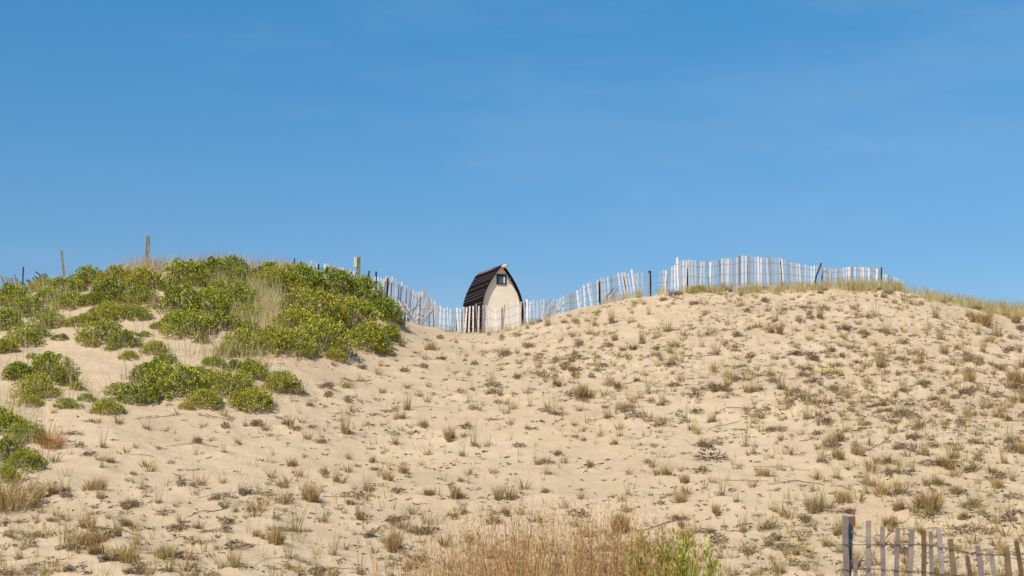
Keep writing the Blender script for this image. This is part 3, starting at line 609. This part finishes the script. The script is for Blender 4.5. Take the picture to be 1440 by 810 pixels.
for p, px, py in MAT_:
    rg = region(px, py); o = link('dead_plant', MATS[rnd.randrange(5)]); oriented(o, ground(p), rnd.gauss(0, .35) + (math.pi if rnd.random() < .5 else 0), (rnd.uniform(.45, .95), rnd.uniform(.5, .95), rnd.uniform(1, 1.9)), 1)
    tag(o, 'dark tangled dead plant on the %s sand slope' % rg, 'dead plant', 'dead plants on the %s slope' % rg)
# small tufts and crumbs nobody would count
def bake(items, maker):
    parts = []
    for it in items:
        for (v, f, m) in maker(it): parts.append((v, f, m))
    return merge(parts)
def place(v, p, s=1, az=0):
    gx, gy = slope(p.x, p.y, .2); c, q = math.cos(az), math.sin(az); x = (v[:, 0] * c - v[:, 1] * q) * s; y = (v[:, 0] * q + v[:, 1] * c) * s
    return np.stack([x + p.x, y + p.y, v[:, 2] * s + float(hgt(p.x, p.y)) + gx * x + gy * y], 1)
def small(it):
    p, px, py = it; k = rnd.random(); az = rnd.uniform(0, 6.28)
    if py > 600 and rnd.random() < .35: k = .1
    if k < .34: v, f = wisp(rnd.randrange(5, 14), .04, .26); return [(place(v, p, rnd.uniform(.6, 1.1), az), f, 0)]
    if k < .68: v, f = cushion(38, .036, .15); return [(place(v, p, rnd.uniform(.7, 1.6), az), f, 1)]
    if k < .88: v, f = cushion(26, .05, .08); v2, f2 = litter(8, .1, .08); return [(place(v, p, 1, az), f, 2), (place(v2, p, 1, az), f2, 3)]
    v, f = litter(rnd.randrange(10, 26), .16, .08); return [(place(v, p, rnd.uniform(.7, 1.2), rnd.gauss(0, .4)), f, 3)]
v, f, i = bake(SMALL, small); tag(link('small_grass', mesh('small_grass', v, f, [GYEL, GBRN, TWIG, TWIGD], i)), 'sparse small dry sprigs scattered over the sand slope', 'grass', None, 'stuff')
def crumb(it):
    p, px, py = it
    if rnd.random() < .35: v, f = wisp(rnd.randrange(1, 4), .02, .2); return [(place(v, p, rnd.uniform(.5, 1.2)), f, 0)]
    v, f = litter(rnd.randrange(3, 9), .05, .035, .025, .07, .03); return [(place(v, p, rnd.uniform(.8, 1.5), rnd.gauss(0, .5)), f, 1)]
v, f, i = bake(CRUMB, crumb); tag(link('plant_litter', mesh('plant_litter', v, f, [GTAN, DARK], i)), 'dark bits of dead stems and litter strewn over the sand', 'litter', None, 'stuff')

# -- runners and sticks lying on the sand
def runner(px, py, length, az, rad, label, group, seed):
    p = hit(px, py)
    if p is None or inshrub(p): return
    r = random.Random(seed); m = MB(); q = Vector((p.x, p.y, 0)); P = []; a = az; n = max(5, int(length / .12)); dr = r.uniform(-.12, .12)
    for k in range(n + 1):
        P.append(ground(q, rad * .5 + .02 * max(0, math.sin(k * 1.1 + seed))) - ground(p)); a += dr + r.gauss(0, .16); q = q + Vector((math.cos(a), math.sin(a), 0)) * (length / n)
    m.tube(P, [rad * (1 - .6 * k / n) for k in range(n + 1)], 5)
    for _ in range(r.randrange(0, 4)):
        k = r.randrange(1, n); b = a + r.choice((-1, 1)) * r.uniform(.5, 1.1); L = r.uniform(.08, .3); m.tube([P[k], P[k] + Vector((math.cos(b) * L, math.sin(b) * L, slope(p.x, p.y)[1] * math.sin(b) * L + .03))], [rad * .6, rad * .3], 4)
    o = m.build('dry_runner', TWIG if seed % 2 else TWIGD); o.location = ground(p); tag(o, label, 'dry stem', group)
for k in range(70):
    while True:
        px, py = rnd.uniform(0, 1440), rnd.uniform(440, 805)
        if rnd.random() < dens(px, py): break
    rg = region(px, py); runner(px, py, rnd.uniform(.35, 1.3), rnd.gauss(0, .45) + (math.pi if rnd.random() < .5 else 0), rnd.uniform(.005, .012), 'thin dry stem lying on the %s sand slope' % rg, 'dry stems on the %s slope' % rg, k)
runner(130, 742, 1.6, .03, .022, 'long dark dry stem lying level near the bottom left corner', None, 201)
runner(560, 494, 1.9, 3.1, .02, 'long brown dry stem on the sand below the big thicket', None, 202)
runner(1027, 480, 1.1, -.9, .022, 'straight greyish stick lying across the upper right slope', None, 203)
runner(240, 585, .8, 3.5, .008, 'dead branch reaching out below the long lower bushes', None, 204)
runner(150, 775, 1.5, .1, .016, 'curved dark stem near the bottom left corner under the level one', None, 205)

# -- distinctive plants
for k, (px, py, kind, s, lab) in enumerate([
 (925,475,'tan',1.5,'large straw coloured grass clump high on the centre slope'),(950,488,'cush',1.5,'brown grass cushion beside the large straw clump high on the centre slope'),
 (938,466,'tan',1.4,'upper of the two big straw clumps high on the centre slope'),(890,492,'cush',1.4,'round brown tuft left of the straw clumps high on the slope'),
 (1010,548,'grey',1.9,'big grey green clump of grass below the straight stick'),(1024,542,'wisp',1.4,'upright wispy grass behind the big grey green clump'),
 (778,582,'wisp',1.6,'tall wispy grass left of centre slope'),(430,702,'wisp',1.9,'tall green yellow grass standing left of the bottom stand'),(398,708,'tan',1.8,'wide straw clump in front of the tall green yellow grass'),
 (415,748,'wisp',1.8,'spreading wispy clump at the lower left, nearest the bottom of the photo'),(518,690,'tan',1.6,'orange tinted dry clump in the lower centre left'),(590,750,'grey',2.0,'dense rounded grey green tuft left of the tall brown stand'),
 (1165,715,'wisp',2.0,'green based grass clump on the lower right slope'),(1145,720,'tan',1.9,'straw clump on the lower right slope beside the green based one'),
 (1300,712,'cush',1.8,'large brown cushion above the close fence'),(1266,694,'cush',1.9,'brown cushion up the slope from the close fence'),(1372,712,'cush',2.0,'brown cushion above the right end of the close fence'),(1222,682,'tan',1.8,'straw clump up the slope from the close fence posts'),
 (1325,655,'cush',1.8,'dense brown cushion on the right slope'),(1340,645,'tan',1.7,'straw tuft behind the dense brown cushion on the right slope'),(102,772,'tan',1.6,'straw clump near the bottom left corner'),(132,762,'cush',1.6,'brown cushion near the bottom left corner'),
 (180,790,'cush',1.6,'brown cushion at the bottom edge on the left'),(75,694,'cush',1.9,'brown orange cushion right of the bottom left bush'),(92,690,'wisp',1.5,'upright wisp among dead stems on the lower left'),
 (178,712,'cush',1.5,'round brown ball of grass on the lower left sand'),(240,782,'cush',1.5,'round tuft near the bottom between dark stems'),(154,650,'cush',1.3,'small round cushion below the lone gully of sand on the left'),
 (1230,445,'tan',1.5,'tall straw tuft just below the last tall fence post'),(1386,455,'cush',1.9,'brown tuft under the crest grass at far right'),(1400,472,'tan',1.7,'straw clump at the far right below the crest grass'),(1090,452,'tan',1.3,'straw tuft under the tallest fence')]):
    pr = {'tan': TANS, 'cush': CUSH, 'wisp': WISP, 'grey': GREY}[kind]; plant('grass_tuft', pr[k % len(pr)], px, py, s * (.68 if py > 640 else .88), lab)
RT = mk('rust', [(*cushion(260, .16, .30), 0), (*wisp(30, .12, .4), 0)], [GRUST]); plant('grass_tuft', RT, 72, 628, 1.15, 'rust orange tuft of grass right beside the left edge shrubs')
STRAW = mat('bright_straw', [(0, (.40, .29, .12)), (.5, (.64, .50, .24)), (1, (.84, .72, .44))], .6, transl=.35)
BT = mk('brownbig', [(*cushion(380, .25, .34), 0), (*wisp(70, .22, .5), 1), (*litter(60, .5, .3), 2)], [GBRN, GTAN, TWIG]); plant('grass_clump', BT, 8, 715, 1.5, 'large ragged brown grass clump cut by the left edge near the bottom', 'grass clump')
for k, (px, py, s, n, g, lab) in enumerate([(1165,527,1.6,150,0,'bright yellow green cushion plant on the middle right slope'),(770,532,1.5,90,1,'grey green leafy plant in dead stems at centre slope'),(874,503,1.4,80,1,'low green plant high on the centre slope'),
 (858,470,1.2,50,2,'small vivid green plant high on the slope near the fence'),(1210,495,1.2,40,2,'small green sprig on the upper right slope, upper of the two'),(1226,508,.9,25,2,'tiny green sprig on the upper right slope, lower of the two'),
 (1050,776,1.3,60,1,'low leafy green plant right of the bottom weed'),(1117,772,1.2,60,2,'round green plant on the lower centre right sand'),(1114,794,1.1,40,2,'little green rosette at the bottom, right of the weed'),
 (1362,710,1.1,50,1,'leafy green plant above the close fence'),(1304,728,1.2,70,1,'flat yellow green plant just over the close fence slats'),(488,541,1.2,40,0,'yellow green sprig right of the long lower bushes'),
 (640,726,1.0,30,2,'small green plant left of the tall brown stand'),(985,553,.8,20,2,'tiny vivid green sprig on the middle slope'),(1000,646,1.8,110,3,'wide grey mat of dead plant on the middle right slope'),(755,526,1.4,90,3,'grey mat of dead plant left of the leafy one at centre')]):
    me_ = mk('leafy', [(*leafy(n, .2 if k else .26, .16), 0), (*litter(30, .16, .12), 1)], [(LEAFD, GGRN, LEAFG, TWIG)[g], TWIGD]); plant('small_plant', me_, px, py, s * .8, lab, 'plant')

# -- grass stands (uncountable)
def field(name, label, pts, mats, h, w=(.006, .010), lean=.25, idx=None, windy=(0, 0)):
    P = np.array([[p.x, p.y, float(hgt(p.x, p.y)) - .03] for p in pts]); n = len(P)
    v, f = blades(P, rng.uniform(0, 6.28, n), rng.uniform(0, lean, n), h * rng.uniform(.45, 1.2, n), rng.uniform(*w, n), rng.uniform(0, .45, n))
    i = np.repeat(rng.integers(0, len(mats), n), 3); return tag(link(name, mesh(name, v, f, mats, i)), label, 'grass', None, 'stuff')
def crestpts(x0, x1, n, d0, d1, clump=25, gapf=0):
    out = []; 
    while len(out) < n:
        px = rnd.uniform(x0, x1); x = (px - 720) / F * 47; y = float(np.interp(x, cx, cy)) + rnd.uniform(d0, d1)
        if float(vn(np.array(px / clump), np.array(y * 1.6))) < rnd.uniform(-.8, .6) + gapf: continue
        out.append(Vector((x, y, 0)))
    return out
field('beach_grass', 'yellow green beach grass covering the crest at the far right', crestpts(1284, 1760, 14000, -2.4, 1.5, gapf=-.2) + crestpts(1180, 1275, 2200, -1.1, .0, gapf=-.1), [GYEL, STRAW, GYEL], .42, lean=.35)
field('beach_grass', 'yellow green grass along the foot of the tall fence', crestpts(955, 1182, 3600, -.85, .1, 14, .0) + crestpts(840, 955, 600, -.5, .1, 10, .2), [GYEL, STRAW], .34, lean=.3)
field('beach_grass', 'sparse green grass at the foot of the fence in the dip', crestpts(605, 760, 420, -.5, .0, 8, .25), [GYEL, GGRN], .26, lean=.3)
field('dry_grass', 'pinkish dry grass fringing the left skyline', crestpts(180, 445, 4200, -.7, 1.0, 20, -.1), [GPINK, STRAW], .60, lean=.25)
field('dry_grass', 'pinkish dry grass behind the left bushes', crestpts(60, 185, 500, -.8, .6, 14, .1), [GPINK, GTAN], .34, lean=.25)
def patch(spots):
    out = []
    for px, py, w, h_, n in spots:
        for _ in range(n):
            p = hit(rnd.gauss(px, w / 2.4), rnd.gauss(py, h_ / 2.4))
            if p: out.append(p)
    return out
field('dry_grass', 'tall yellow straw grass growing among the left bushes', patch([(380,446,34,34,1500),(364,422,36,34,700),(352,402,40,24,300),(330,410,40,30,250),(80,412,40,14,160),(240,392,30,14,120),(312,404,24,26,400),(402,378,60,8,60),(360,385,80,10,80),(290,500,70,14,140),(340,455,30,20,140),(100,540,10,20,60),(345,505,60,12,160),(75,430,20,24,120),(25,440,50,30,120),(8,585,24,20,120)]), [STRAW, GYEL, STRAW], .66, lean=.16)

mix = []
for s_ in shrubs:
    for _ in range(int(60 * s_[1])):
        a = rnd.uniform(0, 6.28); q = s_[1] * rnd.random() ** .4 * 1.15; mix.append(Vector((s_[0].x + q * math.cos(a), s_[0].y + q * math.sin(a), 0)))
field('dry_grass', 'loose straw blades standing in and around the green bushes', mix, [GTAN, GYEL, GPINK], .72, lean=.3)
field('dead_stems', 'dead grey stems fallen round the feet of the green bushes', mix[::2], [TWIG, TWIGD], .2, lean=1.3)
# tall brown stand, bottom centre: stalks with feathery seed heads
def tall():
    V = []; n = 0; pts = []
    while len(pts) < 1900:
        px = rnd.uniform(530, 1000); y = rnd.uniform(12.8, 16.5); dn = np.interp(px, [545, 620, 690, 900, 950, 985], [.3, .5, 1, 1, .9, .3])
        if rnd.random() > dn * (.75 + .5 * float(vn(np.array(px / 18.), np.array(y * 2)))): continue
        pts.append((px, y))
    P = []; hts = []
    for px, y in pts:
        x = (px - 720) / F * y; g = float(hgt(x, y)); tp = float(np.interp(px, [545, 620, 680, 720, 770, 860, 920, 985], [768, 752, 732, 718, 714, 720, 738, 770]))
        zt = at(px, tp, 14.3).z; hts.append(max(.3, (zt - g) * min(1.18, rnd.gauss(.90, .15) + .10 * float(vn(np.array(px / 11.0), np.array(y * 3)))))); P.append((x, y, g - .03))
    P = np.array(P); hts = np.array(hts); N = len(P); az = rng.uniform(0, 6.28, N); le = rng.uniform(0, .22, N); bd = rng.uniform(0, .16, N)
    parts = [(*blades(P, az, le, hts, rng.uniform(.004, .008, N), bd), 0)]
    # spikelets along the upper half
    K = 12; idx = np.repeat(np.arange(N), K); t = np.tile(np.linspace(.42, .98, K), N) + rng.uniform(-.03, .03, N * K)
    d = np.stack([np.cos(az), np.sin(az), np.zeros(N)], 1)[idx]; h_ = hts[idx]
    Q = P[idx] + d * ((le[idx] * t + bd[idx] * t * t) * h_)[:, None]; Q[:, 2] += h_ * (t - .28 * bd[idx] * t * t)
    n2 = len(Q); parts.append((*blades(Q, rng.uniform(0, 6.28, n2), rng.uniform(.05, .35, n2), rng.uniform(.02, .045, n2), rng.uniform(.004, .007, n2), rng.uniform(0, .4, n2)), 0))
    # long leaves lower down
    n3 = 3800; k = rng.integers(0, N, n3); parts.append((*blades(P[k] + rng.normal(0, .03, (n3, 3)) * [1, 1, 0], rng.uniform(0, 6.28, n3), rng.uniform(.05, .4, n3), hts[k] * rng.uniform(.4, .85, n3), rng.uniform(.005, .009, n3), rng.uniform(0, .5, n3)), 1))
    v, f, i = merge(parts); tag(link('tall_grass', mesh('tall_grass', v, f, [STALK, GTAN], i)), 'dense reddish brown tall grass stand at the bottom centre', 'grass', None, 'stuff')
tall()
# leafy weeds right of the stand
def weed(px, top, Y, spread, n, leafm, label, seed):
    r = random.Random(seed); x0 = (px - 720) / F * Y; root = empty('weed', ground(Vector((x0, Y, 0))), label, 'weed', 'leafy weeds beside the tall brown grass'); O = root.location
    st = MB(); V = []; Fc = []; b = 0
    for _ in range(n):
        a = r.uniform(0, 6.28); q = spread * r.random() ** .6 * .5; base_ = Vector((math.cos(a) * q * .5, math.sin(a) * q * .5, -.05)); H_ = (at(px, top, Y).z - O.z) * r.uniform(.45, 1.1)
        tp = Vector((math.cos(a) * q, math.sin(a) * q, H_)); mid = base_.lerp(tp, .5) + Vector((0, 0, .02)); st.tube([base_, mid, tp], [.004, .0035, .002], 4)
        stems = [(base_, tp)]
        for s in range(5):
            t0 = r.uniform(.5, .9); p0 = base_.lerp(tp, t0); aa = r.uniform(0, 6.28); L = r.uniform(.08, .2); stems.append((p0, p0 + Vector((math.cos(aa) * L * .5, math.sin(aa) * L * .5, L))))
            st.tube(list(stems[-1]), [.002, .0015], 3)
        for si, (p0, p1) in enumerate(stems):
            for k in range(46 if si == 0 else 12):
                t = r.uniform(.2 if si == 0 else 0, 1); c = p0.lerp(p1, t); aa = r.uniform(0, 6.28); ax = Vector((math.cos(aa), math.sin(aa), r.uniform(.8, 3))).normalized(); L = r.uniform(.03, .07); s_ = ax.orthogonal().normalized(); w = L * .12
                V += [c, c + ax * L * .5 + s_ * w, c + ax * L, c + ax * L * .5 - s_ * w]; Fc += [(b, b + 1, b + 2), (b, b + 2, b + 3)]; b += 4
    st.build('stems', leafm, root); link('leaves', mesh('leaves', V, Fc, leafm), root)
weed(916, 756, 13.6, .44, 12, LEAFD, 'leftmost yellow green weed at the right end of the brown stand', 1)
weed(940, 750, 13.4, .36, 13, LEAFD, 'tallest yellow green weed at the bottom centre', 2)
weed(962, 758, 13.2, .34, 12, LEAFG, 'bright green weed between the tallest one and the sand', 3)
weed(986, 768, 13.0, .34, 8, LEAFG, 'short bright green weed at the edge of the sand', 4)
weed(1012, 796, 12.8, .16, 4, LEAFG, 'rightmost sparse green weed with small leaves', 5)
weed(900, 766, 13.4, .44, 8, LEAFD, 'short olive weed inside the brown stand', 6)
def near_tuft(px, top, Y, n, r_, label, mt, mt2):
    x = (px - 720) / F * Y; p = ground(Vector((x, Y, 0))); h_ = at(px, top, Y).z - p.z; P, a = disc(n, r_)
    v, f = blades(P, a, rng.uniform(0, .16, n), h_ * rng.uniform(.6, 1.1, n), rng.uniform(.003, .006, n), rng.uniform(0, .2, n)); v2, f2 = blades(P, a, rng.uniform(.1, .4, n), h_ * rng.uniform(.3, .8, n), rng.uniform(.003, .006, n), rng.uniform(0, .5, n))
    vv, ff, ii_ = merge([(v, f, 0), (v2, f2, 1)]); o = link('grass_clump', mesh('grass_clump', vv, ff, [mt, mt2], ii_)); o.location = p; tag(o, label, 'grass clump')
near_tuft(1352, 778, 11.3, 260, .10, 'tan orange grass clump growing between slats of the close fence', GTAN, GRUST)
near_tuft(1338, 770, 11.6, 90, .08, 'pale straw clump just left of the orange one at the close fence', GTAN, GTAN)
near_tuft(1240, 795, 11.5, 60, .10, 'thin straw grass low behind the close fence, near its left end', GTAN, GTAN)
